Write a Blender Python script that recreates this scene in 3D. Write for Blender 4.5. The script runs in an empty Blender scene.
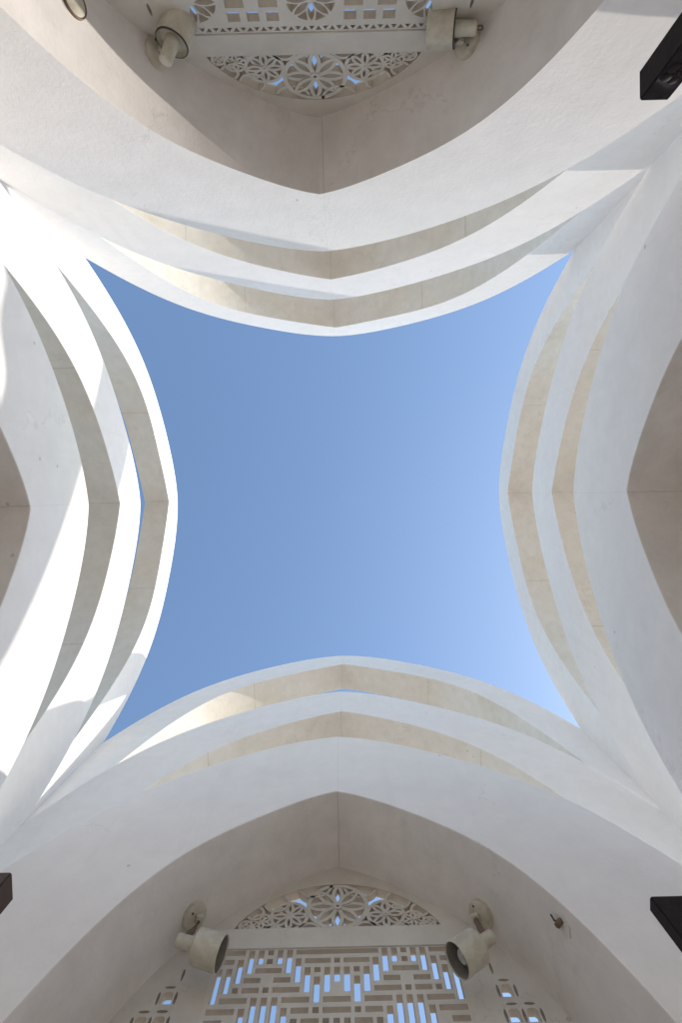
import bpy, math, random
from mathutils import Vector, Matrix
random.seed(7)
C = bpy.context.scene.collection
S = 1.6                      # half width of the inner square, metres
CAMZ = 1.5
# ------------------------------------------------------------ measured arch profiles (height above eye / lateral)
CAMP = (-0.026821, 0.000100, 0.022847, 0.034326, -0.008583)
EXPO = 0.84
PLN = [0.0038, -0.0185, -0.0019, 0.0186, -0.0180, -0.0048, 0.0185, -0.0160, 0.0069, 0.0026, -0.0189, 0.0112]
LAT = [-0.0054, 0.0056, 0.0192, -0.0145, -0.0041, 0.0135, 0.0063, 0.0079, 0.0102, -0.0081, -0.0076, -0.0017]
PROF = {1: ((1.9256, -0.2949, -1.9184, 3.2968, -0.7111, -5.4868),
            (2.3714, -0.1600, -0.8811, 0.2434, 0.7443, -0.9878)),
        2: ((3.9783, -0.5611, -1.3279, 1.2303, -0.2084, -2.6486),
            (4.3852, -0.1715, -2.1414, 1.5181, 0.9094, -1.8981)),
        3: ((6.5061, -0.8580, -1.4534, 2.1845, 0.2385, -4.1762),
            (6.8534, -0.0562, -2.9155, 1.8797, 1.2142, -2.4038))}

DN = {1: 1.0, 2: 1.53, 3: 1.93}
TH = {1: 0.335, 2: 0.215, 3: 0.295}
TH3 = {'B': 0.287, 'L': 0.287, 'T': 0.32, 'R': 0.31}
def thk(n, s): return TH3[s] if n == 3 else TH[n]
ORDER = 'BTLR'

def poly(c, u): return sum(a*u**i for i, a in enumerate(c))

# ------------------------------------------------------------ helpers
def link(o, parent=None):
    C.objects.link(o)
    if parent: o.parent = parent
    return o
def meshobj(name, verts, faces, mat, parent=None, smooth=False, matidx=None):
    me = bpy.data.meshes.new(name)
    me.from_pydata([tuple(v) for v in verts], [], faces)
    mats = mat if isinstance(mat, (list, tuple)) else [mat]
    for m in mats: me.materials.append(m)
    if matidx:
        for p, i in zip(me.polygons, matidx): p.material_index = i
    if smooth:
        for p in me.polygons: p.use_smooth = True
    me.update()
    return link(bpy.data.objects.new(name, me), parent)
def thing(name, label, cat, loc=(0, 0, 0), rz=0.0, group=None):
    o = bpy.data.objects.new(name, None); C.objects.link(o)
    o.location = loc; o.rotation_euler = (0, 0, rz); o.empty_display_size = 0.2
    o['label'] = label; o['category'] = cat
    if group: o['group'] = group
    return o
def tag(o, label, cat, group=None):
    o['label'] = label; o['category'] = cat
    if group: o['group'] = group
    return o

# ------------------------------------------------------------ materials
def newmat(name):
    m = bpy.data.materials.new(name); m.use_nodes = True
    nt = m.node_tree; b = nt.nodes['Principled BSDF']
    return m, nt, b
def N(nt, t, **kw):
    n = nt.nodes.new(t)
    for k, v in kw.items():
        if k in n.inputs: n.inputs[k].default_value = v
        else: setattr(n, k, v)
    return n
def ramp(nt, src, p0, c0, p1, c1):
    r = nt.nodes.new('ShaderNodeValToRGB')
    r.color_ramp.elements[0].position = p0; r.color_ramp.elements[0].color = c0
    r.color_ramp.elements[1].position = p1; r.color_ramp.elements[1].color = c1
    nt.links.new(src, r.inputs[0]); return r
def mixc(nt, fac, a, b, mode='MIX'):
    m = nt.nodes.new('ShaderNodeMix'); m.data_type = 'RGBA'; m.blend_type = mode
    for sock, v in ((m.inputs[0], fac), (m.inputs[6], a), (m.inputs[7], b)):
        if hasattr(v, 'links') or hasattr(v, 'is_linked'): nt.links.new(v, sock)
        else: sock.default_value = v
    return m.outputs[2]
def mth(nt, op, a, b=None, c=None):
    m = nt.nodes.new('ShaderNodeMath'); m.operation = op
    for s, v in zip(m.inputs, (a, b, c)):
        if v is None: continue
        if hasattr(v, 'is_linked'): nt.links.new(v, s)
        else: s.default_value = v
    return m.outputs[0]

def plaster(name, base, stain, stain_amt, joints=(), bump=0.25, mottle=0.05, streak=0.0, crack=0.3, blotch=0.0):
    """White lime plaster. Object coordinates: X runs along the wall, Y through it, Z up."""
    m, nt, b = newmat(name)
    tc = N(nt, 'ShaderNodeTexCoord'); ob = tc.outputs['Object']
    oi = N(nt, 'ShaderNodeObjectInfo')
    off = N(nt, 'ShaderNodeVectorMath', operation='ADD'); nt.links.new(ob, off.inputs[0])
    sc = mth(nt, 'MULTIPLY', oi.outputs['Random'], 37.0); nt.links.new(sc, off.inputs[1])
    v = off.outputs[0]
    n1 = N(nt, 'ShaderNodeTexNoise', Scale=0.9, Detail=6.0, Roughness=0.6); nt.links.new(v, n1.inputs['Vector'])
    n2 = N(nt, 'ShaderNodeTexNoise', Scale=7.0, Detail=8.0, Roughness=0.65); nt.links.new(v, n2.inputs['Vector'])
    n3 = N(nt, 'ShaderNodeTexNoise', Scale=55.0, Detail=4.0, Roughness=0.6); nt.links.new(v, n3.inputs['Vector'])
    r1 = ramp(nt, n1.outputs[0], 0.42, (0, 0, 0, 1), 0.72, (1, 1, 1, 1))
    r2 = ramp(nt, n2.outputs[0], 0.30, (1-mottle, 1-mottle, 1-mottle, 1), 0.75, (1, 1, 1, 1))
    col = mixc(nt, mth(nt, 'MULTIPLY', r1.outputs[0], stain_amt), (*base, 1), (*stain, 1))
    col = mixc(nt, 1.0, col, r2.outputs[0], 'MULTIPLY')
    # vertical rain streaks
    if streak:
        mp = N(nt, 'ShaderNodeMapping'); mp.inputs['Scale'].default_value = (9, 9, 0.5); nt.links.new(v, mp.inputs[0])
        n4 = N(nt, 'ShaderNodeTexNoise', Scale=1.0, Detail=5.0, Roughness=0.7); nt.links.new(mp.outputs[0], n4.inputs['Vector'])
        r4 = ramp(nt, n4.outputs[0], 0.55, (0, 0, 0, 1), 0.8, (1, 1, 1, 1))
        col = mixc(nt, mth(nt, 'MULTIPLY', r4.outputs[0], streak), col, (*[c*0.72 for c in stain], 1))
    # sparse dark chips
    vo = N(nt, 'ShaderNodeTexVoronoi', Scale=4.0); nt.links.new(v, vo.inputs['Vector'])
    n5 = N(nt, 'ShaderNodeTexNoise', Scale=1.7, Detail=2.0); nt.links.new(v, n5.inputs['Vector'])
    chip = mth(nt, 'MULTIPLY', mth(nt, 'LESS_THAN', vo.outputs['Distance'], 0.045), mth(nt, 'GREATER_THAN', n5.outputs[0], 0.53))
    col = mixc(nt, mth(nt, 'MULTIPLY', chip, 0.38), col, (0.22, 0.18, 0.14, 1))
    # hairline cracks that come and go
    dv = N(nt, 'ShaderNodeVectorMath', operation='MULTIPLY_ADD'); nt.links.new(n2.outputs['Color'], dv.inputs[0])
    dv.inputs[1].default_value = (0.5, 0.5, 0.5); nt.links.new(v, dv.inputs[2])
    vc = N(nt, 'ShaderNodeTexVoronoi', Scale=0.75); vc.feature = 'DISTANCE_TO_EDGE'; nt.links.new(dv.outputs[0], vc.inputs['Vector'])
    n6 = N(nt, 'ShaderNodeTexNoise', Scale=1.1, Detail=3.0); nt.links.new(v, n6.inputs['Vector'])
    ck = mth(nt, 'MULTIPLY', mth(nt, 'LESS_THAN', vc.outputs['Distance'], 0.0022), mth(nt, 'GREATER_THAN', n6.outputs[0], 0.56))
    col = mixc(nt, mth(nt, 'MULTIPLY', ck, crack), col, (0.30, 0.26, 0.21, 1))
    # blotches of old damp
    n7 = N(nt, 'ShaderNodeTexNoise', Scale=3.1, Detail=7.0, Roughness=0.7, Distortion=0.6); nt.links.new(v, n7.inputs['Vector'])
    r7 = ramp(nt, n7.outputs[0], 0.60, (0, 0, 0, 1), 0.70, (1, 1, 1, 1))
    col = mixc(nt, mth(nt, 'MULTIPLY', r7.outputs[0], blotch), col, (*[c*0.7 for c in stain], 1))
    # fine joints between cast segments
    if joints:
        sx = N(nt, 'ShaderNodeSeparateXYZ'); nt.links.new(ob, sx.inputs[0])
        wob = mth(nt, 'MULTIPLY', mth(nt, 'SUBTRACT', n2.outputs[0], 0.5), 0.012)
        xx = mth(nt, 'ADD', sx.outputs[0], wob)
        acc = None
        for j in joints:
            l = mth(nt, 'LESS_THAN', mth(nt, 'ABSOLUTE', mth(nt, 'SUBTRACT', xx, j[0])), j[1])
            l = mth(nt, 'MULTIPLY', l, j[2])
            acc = l if acc is None else mth(nt, 'MAXIMUM', acc, l)
        col = mixc(nt, acc, col, (0.32, 0.27, 0.2, 1))
    nt.links.new(col, b.inputs['Base Color'])
    b.inputs['Roughness'].default_value = 0.85
    b.inputs['Specular IOR Level'].default_value = 0.25
    bu = N(nt, 'ShaderNodeBump', Strength=bump, Distance=0.01)
    h = mth(nt, 'ADD', mth(nt, 'MULTIPLY', n3.outputs[0], 0.3), mth(nt, 'MULTIPLY', n2.outputs[0], 0.45))
    nt.links.new(h, bu.inputs['Height']); nt.links.new(bu.outputs[0], b.inputs['Normal'])
    return m

WHITE = (0.81, 0.765, 0.725); CREAM = (0.70, 0.64, 0.53)
def simple(name, col, rough=0.6, metal=0.0, var=0.25, scale=20, bump=0.15, dirt=None):
    m, nt, b = newmat(name)
    tc = N(nt, 'ShaderNodeTexCoord')
    n = N(nt, 'ShaderNodeTexNoise', Scale=float(scale), Detail=6.0, Roughness=0.65); nt.links.new(tc.outputs['Object'], n.inputs['Vector'])
    d = dirt or tuple(c*(1-var) for c in col)
    r = ramp(nt, n.outputs[0], 0.38, (*d, 1), 0.62, (*col, 1))
    nt.links.new(r.outputs[0], b.inputs['Base Color'])
    b.inputs['Roughness'].default_value = rough; b.inputs['Metallic'].default_value = metal
    bu = N(nt, 'ShaderNodeBump', Strength=bump, Distance=0.003)
    nt.links.new(n.outputs[0], bu.inputs['Height']); nt.links.new(bu.outputs[0], b.inputs['Normal'])
    return m
M = {}
M['face'] = plaster('white_plaster', WHITE, (0.73, 0.69, 0.63), 0.4, joints=[(0.0, 0.0018, 0.16)], streak=0.17, bump=0.32, crack=0.3, blotch=0.06, mottle=0.08)
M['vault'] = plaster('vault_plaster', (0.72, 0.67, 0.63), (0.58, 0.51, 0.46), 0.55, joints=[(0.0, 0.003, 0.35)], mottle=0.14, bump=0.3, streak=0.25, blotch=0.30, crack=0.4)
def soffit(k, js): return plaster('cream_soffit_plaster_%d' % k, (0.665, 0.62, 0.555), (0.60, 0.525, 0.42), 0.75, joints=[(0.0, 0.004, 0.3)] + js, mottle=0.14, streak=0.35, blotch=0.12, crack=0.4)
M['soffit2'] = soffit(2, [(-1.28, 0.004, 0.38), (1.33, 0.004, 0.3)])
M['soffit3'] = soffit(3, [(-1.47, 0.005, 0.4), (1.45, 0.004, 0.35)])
M['screen'] = plaster('screen_stone', (0.63, 0.59, 0.53), (0.47, 0.41, 0.34), 0.5, mottle=0.15, bump=0.35)
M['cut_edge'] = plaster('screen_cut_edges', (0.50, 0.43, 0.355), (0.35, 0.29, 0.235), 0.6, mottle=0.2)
M['lamp_paint'] = simple('aged_cream_paint', (0.52, 0.485, 0.40), 0.4, 0.0, dirt=(0.41, 0.365, 0.285), scale=18)
M['lamp_dark'] = simple('dark_rubber', (0.05, 0.045, 0.04), 0.7)
M['lamp_rust'] = simple('rusty_metal', (0.20, 0.13, 0.09), 0.7, 0.3, scale=60)
M['lamp_inside'] = simple('dull_reflector', (0.30, 0.28, 0.25), 0.35, 0.6)
M['lamp_shadow_liner'] = simple('shaded_dirty_lining', (0.20, 0.18, 0.155), 0.8, scale=30)  # dark grey paints in the shade inside the can, with some dirt
M['glass'] = simple('lamp_glass', (0.55, 0.55, 0.52), 0.12, 0.0, var=0.5)
M['timber'] = simple('dark_stained_timber', (0.016, 0.010, 0.008), 0.72, 0.0, var=0.5, scale=40, bump=0.5)
M['timber'].node_tree.nodes['Principled BSDF'].inputs['Specular IOR Level'].default_value = 0.25
M['brown'] = simple('brown_timber', (0.055, 0.028, 0.022), 0.45, 0.0, var=0.4, scale=30)
M['inlay'] = simple('pale_inlay', (0.55, 0.48, 0.38), 0.5)

# ------------------------------------------------------------ arches
# local frame of a side: +X lateral, +Y outward, Z up, origin at the middle of the court on the ground
def side_matrix(s):
    if s == 'B': return Matrix(((1, 0, 0), (0, 1, 0), (0, 0, 1)))
    if s == 'T': return Matrix(((-1, 0, 0), (0, -1, 0), (0, 0, 1)))
    if s == 'R': return Matrix(((0, 1, 0), (-1, 0, 0), (0, 0, 1)))
    if s == 'L': return Matrix(((0, -1, 0), (1, 0, 0), (0, 0, 1)))
def side_rot(s): return {'B': 0.0, 'T': math.pi, 'R': -math.pi/2, 'L': math.pi/2}[s]
def world_lat(s):   # sign: local +X -> measured lateral axis (world X for B/T, world Y for L/R)
    return {'B': 1, 'T': -1, 'R': -1, 'L': 1}[s]

def arch_profile(n, s):
    """lists of (x, z_intrados, z_extrados) in metres, z above ground"""
    ci, ce = PROF[n]
    j = ORDER.index(s)*3 + n - 1
    sh = LAT[j]*S*world_lat(s); D = DN[n]*S
    return ci, ce, sh, D
def zin(n, u): return poly(PROF[n][0], u)
def usol(n, zt):
    """half-span ratio at which the intrados has dropped to height zt"""
    lo, hi = 0.3, 1.1
    for _ in range(50):
        m = (lo+hi)/2
        if zin(n, m) > zt: lo = m
        else: hi = m
    return lo
SPRING = {1: 0.35, 2: 1.3, 3: 2.6}

def build_arch(n, s):
    ci, ce, sh, D = arch_profile(n, s)
    j = ORDER.index(s)*3 + n - 1
    y0 = (DN[n] + PLN[j])*S; y1 = (DN[n] + thk(n, s))*S
    if s in 'LR': y1 -= 0.004
    ext = (DN[n] + 0.275)*S + (0.0 if s in 'BT' else -0.003)
    us = usol(n, SPRING[n])
    # intrados points from left foot over the apex to right foot
    def wob(x, k): return 0.0022*math.sin(x*2.3+k)+0.0015*math.sin(x*5.9+2*k)
    NI = 90
    intr = []
    for i in range(-NI, NI+1):
        u = us*math.copysign(1-(1-abs(i)/NI)**1.0, i) if i else 0.0
        intr.append((u*D + sh, CAMZ + S*poly(ci, abs(u)) + wob(u*D, j)))
    footx_l, footx_r = intr[0][0]-0.02, intr[-1][0]+0.02
    intr = [(footx_l-0.03, 0.0), (footx_l-0.03, CAMZ+S*SPRING[n]-0.9), (footx_l-0.01, CAMZ+S*SPRING[n]-0.35)] + intr + \
           [(footx_r+0.01, CAMZ+S*SPRING[n]-0.35), (footx_r+0.03, CAMZ+S*SPRING[n]-0.9), (footx_r+0.03, 0.0)]
    umax = ext/D
    extr = []
    for i in range(len(intr)):
        f = i/(len(intr)-1)*2-1
        x = f*ext
        u = abs(x-sh)/D
        if u > 1.0:
            sl = sum(k*a for k, a in enumerate(ce))
            z = poly(ce, 1.0) + sl*(u-1.0)
        else: z = poly(ce, u)
        if n == 1 and s == 'R' and x > 0:
            q = min(1.0, max(0.0, (u-0.66)/0.24)); z -= 0.05*q*q*(3-2*q)
        extr.append((x, CAMZ + S*z + wob(x, j+3)))
    # make sure a point sits exactly on the apex of the extrados
    mid = len(intr)//2
    extr[mid] = (sh, CAMZ + S*ce[0])
    K = len(intr); nd = 3 if n == 1 else 1
    V = []; F = []; MI = []
    ys = [y0 + (y1-y0)*k/nd for k in range(nd+1)]
    for y in ys:
        # unseen bulge behind each middle apex, added to cast shadow on lower faces
        def shadow_bulge(x): return (0.175*S*math.exp(-((x-sh)/D/0.15)**4) if n == 2 and y == ys[-1] else 0.0)
        for x, z in intr: V.append((x, y + shadow_bulge(x), z))
        for x, z in extr: V.append((x, y + shadow_bulge(x), z))
    def I(k, i): return k*2*K + i
    def Eo(k, i): return k*2*K + K + i
    NR = 1
    # the wall faces are strips between intrados and a lower outline; close the bottom corner with the foot point
    for k, fl in ((0, False), (nd, True)):
        for i in range(K-1):
            q = [I(k, i), I(k, i+1), Eo(k, i+1), Eo(k, i)]
            F.append(q if fl else q[::-1]); MI.append(0)
    b = len(V)
    for y in (ys[0], ys[-1]):
        V.append((extr[0][0], y, 0.0)); V.append((extr[-1][0], y, 0.0))
    F.append([I(0, 0), Eo(0, 0), b][::1]); MI.append(0)
    F.append([I(0, K-1), b+1, Eo(0, K-1)]); MI.append(0)
    F.append([I(nd, 0), b+2, Eo(nd, 0)]); MI.append(0)
    F.append([I(nd, K-1), Eo(nd, K-1), b+3]); MI.append(0)
    for k in range(nd):
        for i in range(K-1):
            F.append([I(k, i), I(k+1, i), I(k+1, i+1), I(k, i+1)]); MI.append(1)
            F.append([Eo(k, i), Eo(k, i+1), Eo(k+1, i+1), Eo(k+1, i)]); MI.append(0)
    F.append([b] + [Eo(k, 0) for k in range(nd+1)] + [b+2]); MI.append(0)
    F.append([b+3] + [Eo(k, K-1) for k in range(nd, -1, -1)] + [b+1]); MI.append(0)
    F.append([I(0, 0)] + [b, b+2] + [I(k, 0) for k in range(nd, 0, -1)]); MI.append(0)
    F.append([b+1, I(0, K-1)] + [I(k, K-1) for k in range(1, nd+1)] + [b+3]); MI.append(0)
    return V, F, MI

import bmesh
def finish_arch(o):
    bm = bmesh.new(); bm.from_mesh(o.data)
    bmesh.ops.recalc_face_normals(bm, faces=bm.faces)
    bm.to_mesh(o.data); bm.free()
    md = o.modifiers.new('bevel', 'BEVEL'); md.width = 0.006; md.segments = 2; md.limit_method = 'ANGLE'; md.angle_limit = math.radians(40)
    md.harden_normals = False
    return o

# ------------------------------------------------------------ pierced screens as filled plane outlines with holes
def fill_mesh(name, outline, holes, thick, mat, parent, ypos):
    cu = bpy.data.curves.new(name, 'CURVE'); cu.dimensions = '2D'; cu.fill_mode = 'BOTH'; cu.extrude = thick/2; cu.resolution_u = 1
    for poly_ in [outline] + holes:
        sp = cu.splines.new('POLY'); sp.points.add(len(poly_)-1)
        for p, (x, z) in zip(sp.points, poly_): p.co = (x, z, 0, 1)
        sp.use_cyclic_u = True
    tmp = bpy.data.objects.new('tmp', cu); C.objects.link(tmp)
    dg = bpy.context.evaluated_depsgraph_get()
    me = bpy.data.meshes.new_from_object(tmp.evaluated_get(dg))
    bpy.data.objects.remove(tmp)
    me.name = name
    me.transform(Matrix(((1, 0, 0, 0), (0, 0, -1, ypos + thick/2), (0, 1, 0, 0), (0, 0, 0, 1))))
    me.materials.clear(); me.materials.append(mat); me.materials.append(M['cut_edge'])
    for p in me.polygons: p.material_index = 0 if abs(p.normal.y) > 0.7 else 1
    return link(bpy.data.objects.new(name, me), parent)
def rect(x0, x1, z0, z1): return [(x0, z0), (x1, z0), (x1, z1), (x0, z1)]
def vesica(cx, cz, a, r0, r1, w, n=7):
    pts = []
    for k in range(n+1):
        t = k/n; r = r0+(r1-r0)*t; pts.append((r, w*math.sin(math.pi*t)**0.8 if 0 < t < 1 else 0))
    for k in range(n-1, 0, -1):
        t = k/n; r = r0+(r1-r0)*t; pts.append((r, -w*math.sin(math.pi*t)**0.8))
    ca, sa = math.cos(a), math.sin(a)
    return [(cx+r*ca-q*sa, cz+r*sa+q*ca) for r, q in pts]
def rosette(cx, cz, R, k=8, a0=math.pi/2):
    H = []
    for i in range(k):
        a = a0 + 2*math.pi*i/k
        H.append(vesica(cx, cz, a, 0.13*R, 0.86*R, (0.125 if k == 8 else 0.15)*R))
        m = a + math.pi/k; da = math.radians(180/k*0.60)
        H.append([(cx+0.47*R*math.cos(m), cz+0.47*R*math.sin(m))] +
                 [(cx+0.86*R*math.cos(m+q*da), cz+0.86*R*math.sin(m+q*da)) for q in (-1, -.5, 0, .5, 1)])
    return H
def ellipse(cx, cz, a, b, n=12): return [(cx+a*math.cos(2*math.pi*i/n), cz+b*math.sin(2*math.pi*i/n)) for i in range(n)]

SY = 1.27*S           # plane of the screens
def vault_z(x, sh): return CAMZ + S*poly(PROF[1][0], min(abs(x-sh)/S, 0.85))

def fret_holes(zt):
    """interlaced slots of the central panel: columns of 42 mm, rows of 48 mm"""
    H = []; px, pz = 0.0425, 0.0485
    def cell(c0, c1, r0, r1, wx=0.30, wz=0.28):
        H.append(rect((c0-wx)*px if c0 == c1 else (c0-0.34)*px, (c1+wx)*px if c0 == c1 else (c1+0.34)*px, zt-(r1+0.5+wz)*pz, zt-(r0+0.5-wz)*pz))
    V = [(9, 0, 2), (8, 0, 1), (6, 0, 1), (5, 0, 2), (10, 1, 3), (4, 1, 3), (11, 2, 4), (3, 2, 4), (12, 2, 5), (2, 3, 5), (1, 2, 4),
         (8, 5, 9), (7, 5, 9), (6, 5, 9), (9, 6, 8), (5, 6, 8)]
    Hh = [(10, 12, 0), (11, 12, 1), (1, 3, 1), (6, 8, 2), (8, 9, 3), (5, 6, 3), (8, 9, 4), (4, 6, 4), (9, 11, 5), (3, 5, 5),
          (10, 12, 6), (3, 4, 6), (11, 12, 7), (2, 3, 7), (10, 12, 8), (3, 4, 8), (9, 11, 10), (3, 5, 10), (7, 8, 10), (1, 2, 10),
          (5, 7, 11), (9, 12, 11), (1, 3, 11)]
    Q = [(7, 0), (7, 1), (10, 4), (7, 4), (2, 2), (2, 6), (4, 7), (1, 7), (2, 8), (6, 10), (12, 10)]
    for c, r0, r1 in V:
        for sg in (1, -1): cell(sg*c, sg*c, r0, r1)
    for c0, c1, r in Hh:
        cell(c0, c1, r, r); cell(-c1, -c0, r, r)
    for c, r in Q:
        for sg in (1, -1): cell(sg*c, sg*c, r, r)
    cell(-4, 4, 0, 0); cell(0, 0, 1, 1); cell(0, 0, 2, 3); cell(-1, 1, 5, 5); cell(-1, 1, 6, 6); cell(0, 0, 7, 7)
    cell(0, 0, 8, 9); 
    # the field continues downward with the rows mirrored
    base = [h for h in H]
    zmir = zt - 12.5*pz
    for h in base:
        z0, z1 = h[0][1], h[2][1]
        if z0 > zmir-0.0 + pz*0.2:
            H.append(rect(h[0][0], h[1][0], 2*zmir-z1, 2*zmir-z0))
    return H
def star_holes(zt):
    """the other panel: small triangles in a row, then eight pointed rosettes between square frames"""
    H = []; x = -0.50; k = 0
    while x < 0.5:
        if k % 2 == 0: H.append([(x-0.014, zt-0.014), (x+0.014, zt-0.014), (x, zt-0.036)])
        else: H.append([(x-0.013, zt-0.036), (x, zt-0.016), (x+0.013, zt-0.036)])
        x += 0.0295; k += 1
    for row in range(4):
        zc = zt - 0.05 - 0.115 - row*0.25
        for c in range(-2, 3):
            cx = c*0.245
            if abs(cx) > 0.45 and False: continue
            if c % 2 == 0 and row % 2 == 0 or c % 2 and row % 2:
                H += rosette(cx, zc, 0.118)
            else:
                for a in (-0.082, 0.0, 0.082):
                    H.append(rect(cx+a-0.026, cx+a+0.026, zc+0.052, zc+0.1))
                    H.append(rect(cx+a-0.026, cx+a+0.026, zc-0.1, zc-0.052))
                H.append(rect(cx-0.108, cx-0.03, zc-0.032, zc+0.032)); H.append(rect(cx+0.03, cx+0.108, zc-0.032, zc+0.032))
    return [h for h in H if max(abs(p[0]) for p in h) < 0.545]

def build_screen(s, t, kind):
    j = ORDER.index(s)*3; sh = LAT[j]*S*world_lat(s)
    zb0, zb1 = CAMZ+2.520, CAMZ+2.638
    th = 0.036
    def vz(x): return vault_z(x+0, sh)
    def xv(z):     # half width of the vault at height z
        lo, hi = 0.0, 0.84*S
        for _ in range(40):
            m = (lo+hi)/2
            if CAMZ + S*poly(PROF[1][0], m/S) > z: lo = m
            else: hi = m
        return lo
    e = 0.02
    # lunette
    wl = xv(zb1)+0.01
    out = [(-wl+sh, zb1), (wl+sh, zb1)] + [(sh+wl*math.cos(math.pi*k/60), vz(sh+wl*math.cos(math.pi*k/60))+e) for k in range(0, 61)]
    out = [(-wl+sh, zb1), (wl+sh, zb1)] + [(sh + wl*(1-k/30), vz(sh+wl*(1-k/30))+e) for k in range(0, 61)]
    frame_h = 0.074
    Ra = (0.50**2 + 0.300**2)/(2*0.300)
    def inner(x):      # the tracery sits under a rounder arc than the vault itself
        q = Ra*Ra - (x-sh)**2
        return min(vz(x) - 0.045, zb1 + 0.306 - Ra + math.sqrt(max(q, 0)))
    wi = 0.492
    opening = [(sh-wi, zb1+0.010), (sh+wi, zb1+0.010)] + [(sh+wi*(1-k/30), max(zb1+0.013, inner(sh+wi*(1-k/30)))) for k in range(1, 60)]
    fr = fill_mesh('lunette_frame', out, [opening], 0.046, M['screen'], t, SY)
    V = []; F = []; MI = []; cnt = [0]
    def bar(pts, w, closed=False):
        """a flat bar following pts (x, z), cut off at the frame"""
        run = []
        def flush(run, closed):
            if len(run) < 2: return
            cnt[0] += 1
            ya = SY + 0.003 + 0.0007*(cnt[0] % 9); yb = SY + 0.040 - 0.0007*(cnt[0] % 7)
            n = len(run); b0 = len(V)
            for i, (x, z) in enumerate(run):
                a = run[(i+1) % n] if (closed or i < n-1) else run[i]; b = run[i-1] if (closed or i > 0) else run[i]
                dx, dz = a[0]-b[0], a[1]-b[1]; L = math.hypot(dx, dz) or 1
                nx, nz = -dz/L*w/2, dx/L*w/2
                V.extend([(x+nx, ya, z+nz), (x-nx, ya, z-nz), (x-nx, yb, z-nz), (x+nx, yb, z+nz)])
            for i in range(n if closed else n-1):
                a = b0+4*i; b = b0+4*((i+1) % n)
                for k in range(4):
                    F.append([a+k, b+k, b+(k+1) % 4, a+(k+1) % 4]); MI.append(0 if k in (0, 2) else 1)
            if not closed:
                F.append([b0, b0+1, b0+2, b0+3]); MI.append(1); e0 = b0+4*(n-1); F.append([e0+3, e0+2, e0+1, e0]); MI.append(1)
        ok = [zb1+0.004 < z < inner(x)+0.008 and abs(x-sh) < 0.50 for x, z in pts]
        if all(ok): flush(pts, closed); return
        seq = pts + ([pts[0]] if closed else []); okk = ok + ([ok[0]] if closed else [])
        for p_, o_ in zip(seq, okk):
            if o_: run.append(p_)
            else: flush(run, False); run = []
        flush(run, False)
    def ros(cx, cz, R, k=8, w=0.009):
        w *= 1.7
        bar([(cx+R*math.cos(2*math.pi*i/40), cz+R*math.sin(2*math.pi*i/40)) for i in range(40)], w*1.25, True)
        for i in range(k):
            a = math.pi/2 + 2*math.pi*i/k
            pet = vesica(cx, cz, a, 0.10*R, 0.97*R, 0.155*R if k == 8 else 0.19*R, 9)
            bar(pet, w, True)
        m_ = len(V)
        bar([(cx+0.11*R*math.cos(2*math.pi*i/10), cz+0.11*R*math.sin(2*math.pi*i/10)) for i in range(10)], 0.07*R+0.006, True)
    ros(sh, zb1+0.153, 0.146, 8, 0.010)
    for sg in (1, -1):
        ros(sh+sg*0.236, zb1+0.094, 0.088, 8, 0.008)
        ros(sh+sg*0.368, zb1+0.058, 0.050, 6, 0.0065)
        ros(sh+sg*0.442, zb1+0.036, 0.029, 4, 0.006)
        # overlapping arcs that tie the circles to the frame
        for cx, cz, R in ((0.118, 0.305, 0.085), (0.305, 0.185, 0.060), (0.405, 0.115, 0.04), (0.135, -0.012, 0.055), (0.312, -0.01, 0.036)):
            bar([(sh+sg*(cx+R*math.cos(q*math.pi/18)), zb1+cz+R*math.sin(q*math.pi/18)) for q in range(36)], 0.014, True)
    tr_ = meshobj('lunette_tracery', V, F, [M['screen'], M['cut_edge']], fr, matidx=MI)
    bm = bmesh.new(); bm.from_mesh(tr_.data); bmesh.ops.recalc_face_normals(bm, faces=bm.faces); bm.to_mesh(tr_.data); bm.free()
    # beam
    wb = xv((zb0+zb1)/2)
    x0, x1 = sh-wb-0.01, sh+wb+0.01
    V = [(x, y, z) for x in (x0, x1) for y in (SY-0.012, SY+0.11) for z in (zb0, zb1+0.0)]
    # slight cavetto lip along its upper edge
    bm = bmesh.new()
    def bx(xa, xb, ya, yb, za, zb):
        r = bmesh.ops.create_cube(bm, size=1.0)
        for v in r['verts']:
            v.co = Vector((xa+(xb-xa)*(v.co.x+.5), ya+(yb-ya)*(v.co.y+.5), za+(zb-za)*(v.co.z+.5)))
    bx(x0, x1, SY-0.006, SY+0.045, zb0+0.002, zb1-0.002)
    me = bpy.data.meshes.new('beam'); bm.to_mesh(me); bm.free(); me.materials.append(M['screen'])
    link(bpy.data.objects.new('beam', me), t)
    # central pierced panel
    zlow = CAMZ + 0.95
    zt = zb0 + 0.006
    px = 0.542
    holes = fret_holes(zt) if kind == 'fret' else star_holes(zt)
    holes = [[(x+sh, z) for x, z in h] for h in holes if min(z for _, z in h) > zlow+0.04]
    fill_mesh('fretwork_panel' if kind == 'fret' else 'rosette_panel', rect(sh-px, sh+px, zlow, zb0), holes, th, M['screen'], t, SY)
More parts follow.
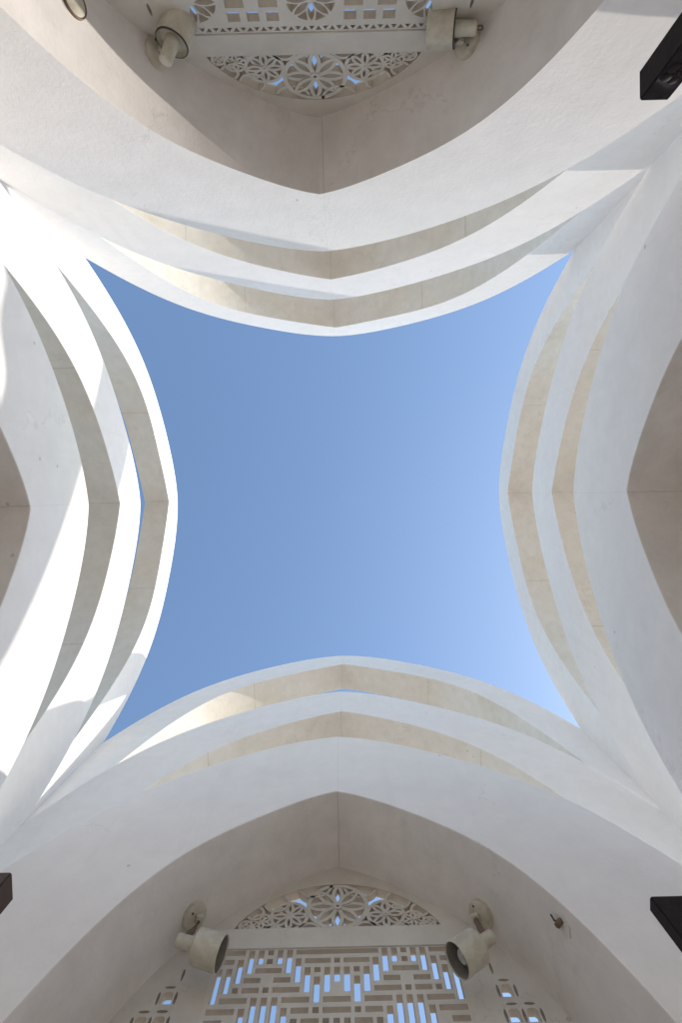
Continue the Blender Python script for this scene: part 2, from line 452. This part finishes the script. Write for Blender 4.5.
    # flanking panels that follow the vault
    for sg in (1, -1):
        pts = [(sh+sg*(px), zlow), (sh+sg*(px), zb0)]
        zs = [zb0 - (zb0-zlow)*k/30 for k in range(31)]
        pts += [(sh+sg*(xv(z)+0.015), z) for z in zs]
        HH = []
        for r in range(-1, 12):
            zc = CAMZ + 2.28 - r*0.112
            for c in range(0, 8):
                cx = 0.70 + c*0.072
                def ok(x, z): return x < xv(z) - 0.055 and z > zlow+0.04 and z < zb0-0.03
                if ok(cx+0.028, zc+0.033):
                    HH.append([(cx-0.024, zc-0.028), (cx+0.024, zc-0.028), (cx+0.021, zc+0.022), (cx+0.012, zc+0.03), (cx-0.012, zc+0.03), (cx-0.021, zc+0.022)])
                if ok(cx+0.025, zc+0.062): HH.append(ellipse(cx, zc+0.052, 0.024, 0.007, 8))
                for dx in (-0.036, ):
                    if ok(cx+dx+0.01, zc+0.035): HH.append(ellipse(cx+dx, zc, 0.0065, 0.032, 8))
        HH = [[(sh+sg*x, z) for x, z in h] for h in HH]
        fill_mesh('side_screen', pts, HH, th, M['screen'], t, SY)

SIDE_TXT = {'B': ('the foot of the picture', 'lower side'), 'T': ('the head of the picture', 'upper side'), 'L': ('the left edge', 'left side'), 'R': ('the right edge', 'right side')}
LBL = {
 ('B', 1): 'low white vaulted arch at the bottom, with slotted fretwork screen under it',
 ('T', 1): 'low white vaulted arch at the top, its screen pierced with rosettes',
 ('L', 1): 'low white vaulted arch cut off by the left edge, half in sunlight',
 ('R', 1): 'low white vaulted arch cut off by the right edge, wholly in shade',
 ('B', 2): 'middle shaded arch rib at the bottom, between the vaulted arch and the top rib',
 ('T', 2): 'middle arch rib at the top, sunlit up to a sharp shadow at its right end',
 ('L', 2): 'middle arch rib on the left, bright with a long blue shadow across it',
 ('R', 2): 'middle arch rib on the right, shaded grey with a cream underside',
 ('B', 3): 'highest arch rib at the bottom edge of the sky, sun patch on its underside',
 ('T', 3): 'highest arch rib at the top edge of the sky, thin and softly lit',
 ('L', 3): 'highest arch rib at the left edge of the sky, brilliant white in sun',
 ('R', 3): 'highest arch rib at the right edge of the sky, shaded with yellowed underside',
}
for s in ORDER:
    for n in (1, 2, 3):
        V, F, MI = build_arch(n, s)
        grp = {1: 'low vaulted arches round the court', 2: 'middle arch ribs', 3: 'highest arch ribs round the sky'}[n]
        if n == 1:
            t = thing('vaulted_arch', LBL[s, n], 'arch', (0, 0, 0), side_rot(s), grp)
            o = meshobj('arch_wall', V, F, [M['face'], M['vault']], t, matidx=MI)
            finish_arch(o)
            build_screen(s, t, 'fret' if s in 'BL' else 'rosette')
        else:
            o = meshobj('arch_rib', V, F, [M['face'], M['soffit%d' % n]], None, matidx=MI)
            o.rotation_euler = (0, 0, side_rot(s))
            finish_arch(o); tag(o, LBL[s, n], 'arch', grp)

# ------------------------------------------------------------ floodlights
def basis(axis, hint=Vector((0, 0, 1))):
    a = Vector(axis).normalized()
    if abs(a.dot(hint)) > 0.97: hint = Vector((0, 1, 0))
    x = hint.cross(a).normalized(); y = a.cross(x)
    return Matrix((x, y, a)).transposed()
def lathe(name, prof, pos, axis, mat, parent, n=40, smooth=True):
    closed = prof[0] == prof[-1]
    """prof: (radius, distance along axis)"""
    B = basis(axis); P0 = Vector(pos)
    V = []; F = []
    for r, h in prof:
        for k in range(n):
            a = 2*math.pi*k/n
            V.append(P0 + B @ Vector((r*math.cos(a), r*math.sin(a), h)))
    m = len(prof)
    for i in range(m-1):
        for k in range(n):
            F.append([i*n+k, i*n+(k+1) % n, (i+1)*n+(k+1) % n, (i+1)*n+k])
    if prof[0][0] > 1e-6 and not closed: F.append([k for k in range(n)][::-1])
    if prof[-1][0] > 1e-6 and not closed: F.append([(m-1)*n+k for k in range(n)])
    o = meshobj(name, V, F, mat, parent)
    me = o.data
    if smooth:
        for p in me.polygons: p.use_smooth = len(p.vertices) == 4
        me.set_sharp_from_angle(angle=math.radians(35))
    return o
def tube(name, pts, r, mat, parent, n=10, closed=False):
    V = []; F = []; pts = [Vector(p) for p in pts]; m = len(pts)
    for i, p in enumerate(pts):
        a = pts[(i+1) % m] if (closed or i < m-1) else p; b = pts[i-1] if (closed or i > 0) else p
        B = basis(a-b)
        for k in range(n):
            t = 2*math.pi*k/n; V.append(p + B @ Vector((r*math.cos(t), r*math.sin(t), 0)))
    for i in range(m if closed else m-1):
        for k in range(n):
            F.append([i*n+k, i*n+(k+1) % n, ((i+1) % m)*n+(k+1) % n, ((i+1) % m)*n+k])
    if not closed: F.append(list(range(n))[::-1]); F.append([(m-1)*n+k for k in range(n)])
    return meshobj(name, V, F, mat, parent, smooth=True)

def vault_pt(s, x, y):
    """point and inward normal on the vault soffit; x lateral (world), y distance from centre"""
    j = ORDER.index(s)*3; sh = LAT[j]*S
    u = abs(x-sh)/S; c = PROF[1][0]
    z = CAMZ + S*poly(c, u)
    sl = sum(i*a*u**(i-1) for i, a in enumerate(c) if i)*math.copysign(1, x)
    nrm = Vector((sl, 0, -1)).normalized()
    sg = 1 if s == 'B' else -1
    return Vector((x, sg*y, z)), nrm
def floodlight(label, s, x, y, axis, c0, bulb, eyelet, openback=False):
    """c0: rear end of the lamp holder in world coordinates"""
    P, nrm = vault_pt(s, x, y)
    t = thing('floodlight', label, 'floodlight', P, 0, 'floodlights on the vaults')
    a = Vector(axis).normalized(); c0 = Vector(c0) - P
    lathe('mounting_plate', [(0.060, -0.012), (0.064, 0.006), (0.061, 0.022), (0.048, 0.031), (0.020, 0.033), (0.0, 0.033)], (0, 0, 0), nrm, M['lamp_paint'], t)
    bolts = basis(nrm)
    for k in (0, 1):
        pp = bolts @ Vector((0.044*math.cos(k*math.pi+.6), 0.044*math.sin(k*math.pi+.6), 0.030))
        lathe('screw', [(0.005, 0), (0.005, 0.006), (0, 0.008)], pp, nrm, M['lamp_rust'], t, 10)
    K = c0 + a*0.045 - nrm*0.030          # where the arm meets the lamp holder
    arm = tube('swivel_arm', [nrm*0.025, nrm*0.05, (nrm*0.06+K)*0.5 + nrm*0.006, K, K + nrm*0.02], 0.0125, M['lamp_rust'], t, 12)
    lathe('swivel_joint', [(0, -0.021), (0.017, -0.019), (0.020, -0.004), (0.0185, 0.0), (0.020, 0.004), (0.017, 0.019), (0, 0.021)], nrm*0.05, nrm.cross(a), M['lamp_paint'], arm, 20)
    lathe('lamp_holder', [(0.0, -0.003), (0.022, -0.002), (0.028, 0.004), (0.029, 0.060), (0.031, 0.070), (0.031, 0.125), (0.0, 0.126)], c0, a, M['lamp_paint'], t, 32)
    if openback:
        prof = [(0.030, 0.108), (0.060, 0.108), (0.066, 0.088), (0.0685, 0.088), (0.0700, 0.094), (0.0705, 0.205), (0.068, 0.207), (0.066, 0.202), (0.0645, 0.114), (0.030, 0.114), (0.030, 0.108)]
    else:
        prof = [(0.030, 0.092), (0.063, 0.088), (0.0685, 0.092), (0.0705, 0.205), (0.068, 0.208), (0.0655, 0.203), (0.0635, 0.100), (0.030, 0.102), (0.030, 0.092)]
    sh_o = lathe('shade', prof, c0, a, M['lamp_paint'], t, 48)
    if openback:
        lathe('rim_gasket', [(0.066, 0.0868), (0.0692, 0.0868), (0.0710, 0.0905), (0.0706, 0.0935), (0.066, 0.0868)], c0, a, M['lamp_dark'], sh_o, 48)
    lathe('reflector', [(0.0610, 0.150), (0.052, 0.130), (0.036, 0.118), (0.02, 0.112), (0.0, 0.112)], c0, a, M['lamp_inside'], sh_o, 40)
    if bulb:
        lathe('shadow_liner', [(0.0632, 0.104), (0.0648, 0.202), (0.0638, 0.200), (0.0622, 0.106), (0.0632, 0.104)], c0, a, M['lamp_shadow_liner'], sh_o, 48)  # thin liner added to darken the can mouth as shade would
        lathe('bulb', [(0.016, 0.112), (0.018, 0.13), (0.028, 0.152), (0.032, 0.168), (0.027, 0.178), (0.012, 0.183), (0, 0.184)], c0, a, M['glass'], t, 24)
    if eyelet:
        B = basis(a)
        tube('eyelet', [c0 - a*0.013 + (B @ Vector((0, 0.0125*math.sin(q), 0))) + a*(0.0125*math.cos(q)) for q in [2*math.pi*k/16 for k in range(16)]], 0.0035, M['lamp_rust'], t, 8, closed=True)
    return t
floodlight('cream cylindrical floodlight at the lower left, its can aimed right over the fretwork screen', 'B', -0.676, 1.197*S, (0.95, 0.12, -0.24), (-0.687, 1.867, CAMZ+2.380), True, False)
floodlight('cream cylindrical floodlight at the lower right, open mouth and bulb showing', 'B', 0.665, 1.208*S, (-0.82, 0.04, -0.54), (0.653, 1.865, CAMZ+2.360), True, False)
floodlight('cream floodlight at the upper left, its can tipped away toward the rosette screen', 'T', -0.714, 1.235*S, (0.3, -0.9, 0.1), (-0.643, -1.857, CAMZ+2.440), False, False, True)
floodlight('cream floodlight at the upper right, seen side on with a ring behind it', 'T', 0.662, 1.25*S, (-0.98, -0.15, 0.19), (0.676, -1.983, CAMZ+2.460), False, True, True)


# ------------------------------------------------------------ small fittings on the vaults
def cover(label):
    P, nrm = vault_pt('T', -0.915, 1.190*S)
    t = thing('junction_cover', label, 'junction cover', P)
    lathe('cover_rim', [(0.058, -0.02), (0.058, 0.010), (0.055, 0.013), (0.053, 0.010)], (0, 0, 0), nrm, M['lamp_rust'], t, 36)
    lathe('cover_plate', [(0.0525, -0.01), (0.0525, 0.009), (0.04, 0.015), (0.0, 0.017)], (0, 0, 0), nrm, M['lamp_paint'], t, 36)
cover('round pale cover plate on the sunlit vault at the top left')
def stub():
    P, nrm = vault_pt('B', 0.887, 1.052*S)
    t = thing('broken_bracket', 'small broken rusty bracket stub on the vault beside the lower right floodlight', 'bracket', P)
    B = basis(nrm)
    pl = [(-0.026, -0.045), (0.018, -0.04), (0.032, 0.0), (0.024, 0.04), (-0.004, 0.03), (-0.02, 0.05), (-0.03, 0.0)]
    V = [B @ Vector((x, y, h)) for h in (-0.01, 0.006) for x, y in pl]; n = len(pl)
    meshobj('backing_scar', V, [list(range(n))[::-1], [n+i for i in range(n)]] + [[i, (i+1) % n, n+(i+1) % n, n+i] for i in range(n)], M['screen'], t)
    tube('rusty_tab', [B @ Vector((0.012, 0.0, 0)), B @ Vector((0.011, 0.002, 0.012)), B @ Vector((-0.010, 0.010, 0.018))], 0.013, M['lamp_rust'], t, 6)
    tube('wire_end', [B @ Vector((0.0, 0.01, 0.0)), B @ Vector((-0.004, 0.03, 0.014)), B @ Vector((0.004, 0.052, 0.012))], 0.004, M['lamp_dark'], t, 6)
stub()

# ------------------------------------------------------------ dark posts against the wall piers
def post(label, xa, xb, ya, yb, zt, mat, inlay=False, carved=True):
    """xa/xb lateral, ya front, yb back (world signed), zt height of the top above ground"""
    cx = (xa+xb)/2; cy = (ya+yb)/2
    t = thing('timber_post', label, 'post', (cx, cy, 0.0))
    w = abs(xb-xa)/2; d = abs(yb-ya)/2; sg = 1 if yb > ya else -1
    bm = bmesh.new()
    def bx(x0, x1, y0, y1, z0, z1):
        r = bmesh.ops.create_cube(bm, size=1.0)
        for v in r['verts']: v.co = Vector((x0+(x1-x0)*(v.co.x+.5), y0+(y1-y0)*(v.co.y+.5), z0+(z1-z0)*(v.co.z+.5)))
    bx(-w, w, -d, d, 0.12, zt)
    bmesh.ops.bevel(bm, geom=list(bm.edges), offset=0.004, segments=2, affect='EDGES')
    me = bpy.data.meshes.new('shaft'); bm.to_mesh(me); bm.free(); me.materials.append(mat); link(bpy.data.objects.new('shaft', me), t)
    bm = bmesh.new(); bx(-w-0.012, w+0.012, -d-0.012 if sg > 0 else -d, d if sg > 0 else d+0.012, 0.0, 0.12)
    me = bpy.data.meshes.new('plinth'); bm.to_mesh(me); bm.free(); me.materials.append(mat); link(bpy.data.objects.new('plinth', me), t)
    if carved:      # carved leaf bosses down the front
        bm = bmesh.new(); z = zt-0.10
        while z > 0.3:
            for k in range(5):
                a = k*2*math.pi/5
                r = bmesh.ops.create_icosphere(bm, subdivisions=2, radius=0.011)
                for v in r['verts']: v.co = Vector((v.co.x*1.3+0.018*math.cos(a), v.co.y*0.6 - sg*(d), v.co.z*1.5+z+0.024*math.sin(a)))
            r = bmesh.ops.create_icosphere(bm, subdivisions=2, radius=0.009)
            for v in r['verts']: v.co = Vector((v.co.x, v.co.y - sg*d, v.co.z+z))
            z -= 0.085
        me = bpy.data.meshes.new('carving'); bm.to_mesh(me); bm.free(); me.materials.append(mat)
        for p in me.polygons: p.use_smooth = True
        link(bpy.data.objects.new('carving', me), t)
    if inlay:
        bm = bmesh.new(); y = -sg*(d+0.003)
        bx(-w*0.9, -w*0.9+0.012 if False else w*0.35, min(y, -sg*d), max(y, -sg*d), 0.3, zt-0.05)
        me = bpy.data.meshes.new('inlay_strip'); bm.to_mesh(me); bm.free(); me.materials.append(M['inlay']); link(bpy.data.objects.new('inlay_strip', me), t)
    return t
post('black carved timber post standing clear of the white wall in the top right corner', 0.849, 0.924, -1.016, -1.092, CAMZ+1.496, M['timber'])
post('plain black timber post standing in the lower right corner, its top cut square', 0.834, 0.936, 1.044, 1.084, CAMZ+1.452, M['timber'], carved=False)
post('dark brown timber post with a pale inlay strip at the lower left edge', -0.955, -0.879, 1.005, 1.084, CAMZ+1.547, M['brown'], inlay=True, carved=False)


# ------------------------------------------------------------ ground
m, nt, b = newmat('paving')
tc = N(nt, 'ShaderNodeTexCoord')
br = N(nt, 'ShaderNodeTexBrick', Scale=1.6); br.offset = 0.0
br.inputs['Color1'].default_value = (0.66, 0.58, 0.49, 1); br.inputs['Color2'].default_value = (0.61, 0.53, 0.44, 1); br.inputs['Mortar'].default_value = (0.25, 0.22, 0.18, 1)
br.inputs['Mortar Size'].default_value = 0.01; br.inputs['Brick Width'].default_value = 0.5; br.inputs['Row Height'].default_value = 0.5
nt.links.new(tc.outputs['Object'], br.inputs['Vector'])
n = N(nt, 'ShaderNodeTexNoise', Scale=3.0, Detail=6.0); nt.links.new(tc.outputs['Object'], n.inputs['Vector'])
r = ramp(nt, n.outputs[0], 0.3, (0.8, 0.8, 0.8, 1), 0.7, (1, 1, 1, 1))
nt.links.new(mixc(nt, 1.0, br.outputs[0], r.outputs[0], 'MULTIPLY'), b.inputs['Base Color'])
b.inputs['Roughness'].default_value = 0.75
g = meshobj('ground', [(-400, -400, 0), (400, -400, 0), (400, 400, 0), (-400, 400, 0)], [[0, 1, 2, 3]], m)
g['kind'] = 'structure'

# ------------------------------------------------------------ camera
ax, ay, az, ox, oy = CAMP
Rx = Matrix.Rotation(ax, 3, 'X'); Ry = Matrix.Rotation(ay, 3, 'Y'); Rz = Matrix.Rotation(az, 3, 'Z')
R = Rz @ Ry @ Rx
cam = bpy.data.cameras.new('camera'); co = bpy.data.objects.new('camera', cam); C.objects.link(co)
cols = (R.col[0], -R.col[1], -R.col[2])
Mx = Matrix((cols[0], cols[1], cols[2])).transposed().to_4x4()
Mx.translation = Vector((ox*S, oy*S, CAMZ))
co.matrix_world = Mx
cam.sensor_fit = 'VERTICAL'; cam.sensor_height = 36.0; cam.sensor_width = 36.0
cam.lens = 568/1023*36; cam.clip_start = 0.02; cam.clip_end = 2000
bpy.context.scene.camera = co

# ------------------------------------------------------------ light
EL, AZ = math.radians(35.4), math.radians(13.8)    # azimuth from +X towards +Y
sd = Vector((math.cos(EL)*math.cos(AZ), math.cos(EL)*math.sin(AZ), math.sin(EL)))
sun = bpy.data.lights.new('sun', 'SUN'); so = bpy.data.objects.new('sun', sun); C.objects.link(so)
sun.energy = 2.4; sun.angle = math.radians(0.53); sun.color = (1.0, 0.955, 0.89)
so.rotation_euler = sd.to_track_quat('Z', 'Y').to_euler(); so.location = (20, 5, 20)
w = bpy.data.worlds.new('World'); bpy.context.scene.world = w; w.use_nodes = True
nt = w.node_tree; bg = nt.nodes['Background']
sky = nt.nodes.new('ShaderNodeTexSky'); sky.sky_type = 'NISHITA'; sky.sun_disc = False
sky.sun_elevation = EL; sky.sun_rotation = math.pi/2 - AZ
sky.air_density = 1.0; sky.dust_density = 1.0; sky.ozone_density = 0.7; sky.altitude = 50
tint = nt.nodes.new('ShaderNodeMix'); tint.data_type = 'RGBA'; tint.blend_type = 'MULTIPLY'; tint.inputs[0].default_value = 1.0
tint.inputs[7].default_value = (0.96, 1.045, 1.075, 1); nt.links.new(sky.outputs[0], tint.inputs[6])
nt.links.new(tint.outputs[2], bg.inputs[0]); bg.inputs[1].default_value = 0.15
sc = bpy.context.scene
sc.view_settings.view_transform = 'Standard'; sc.view_settings.look = 'None'
sc.view_settings.exposure = EXPO; sc.view_settings.gamma = 1.0
sc.cycles.max_bounces = 10; sc.cycles.diffuse_bounces = 8
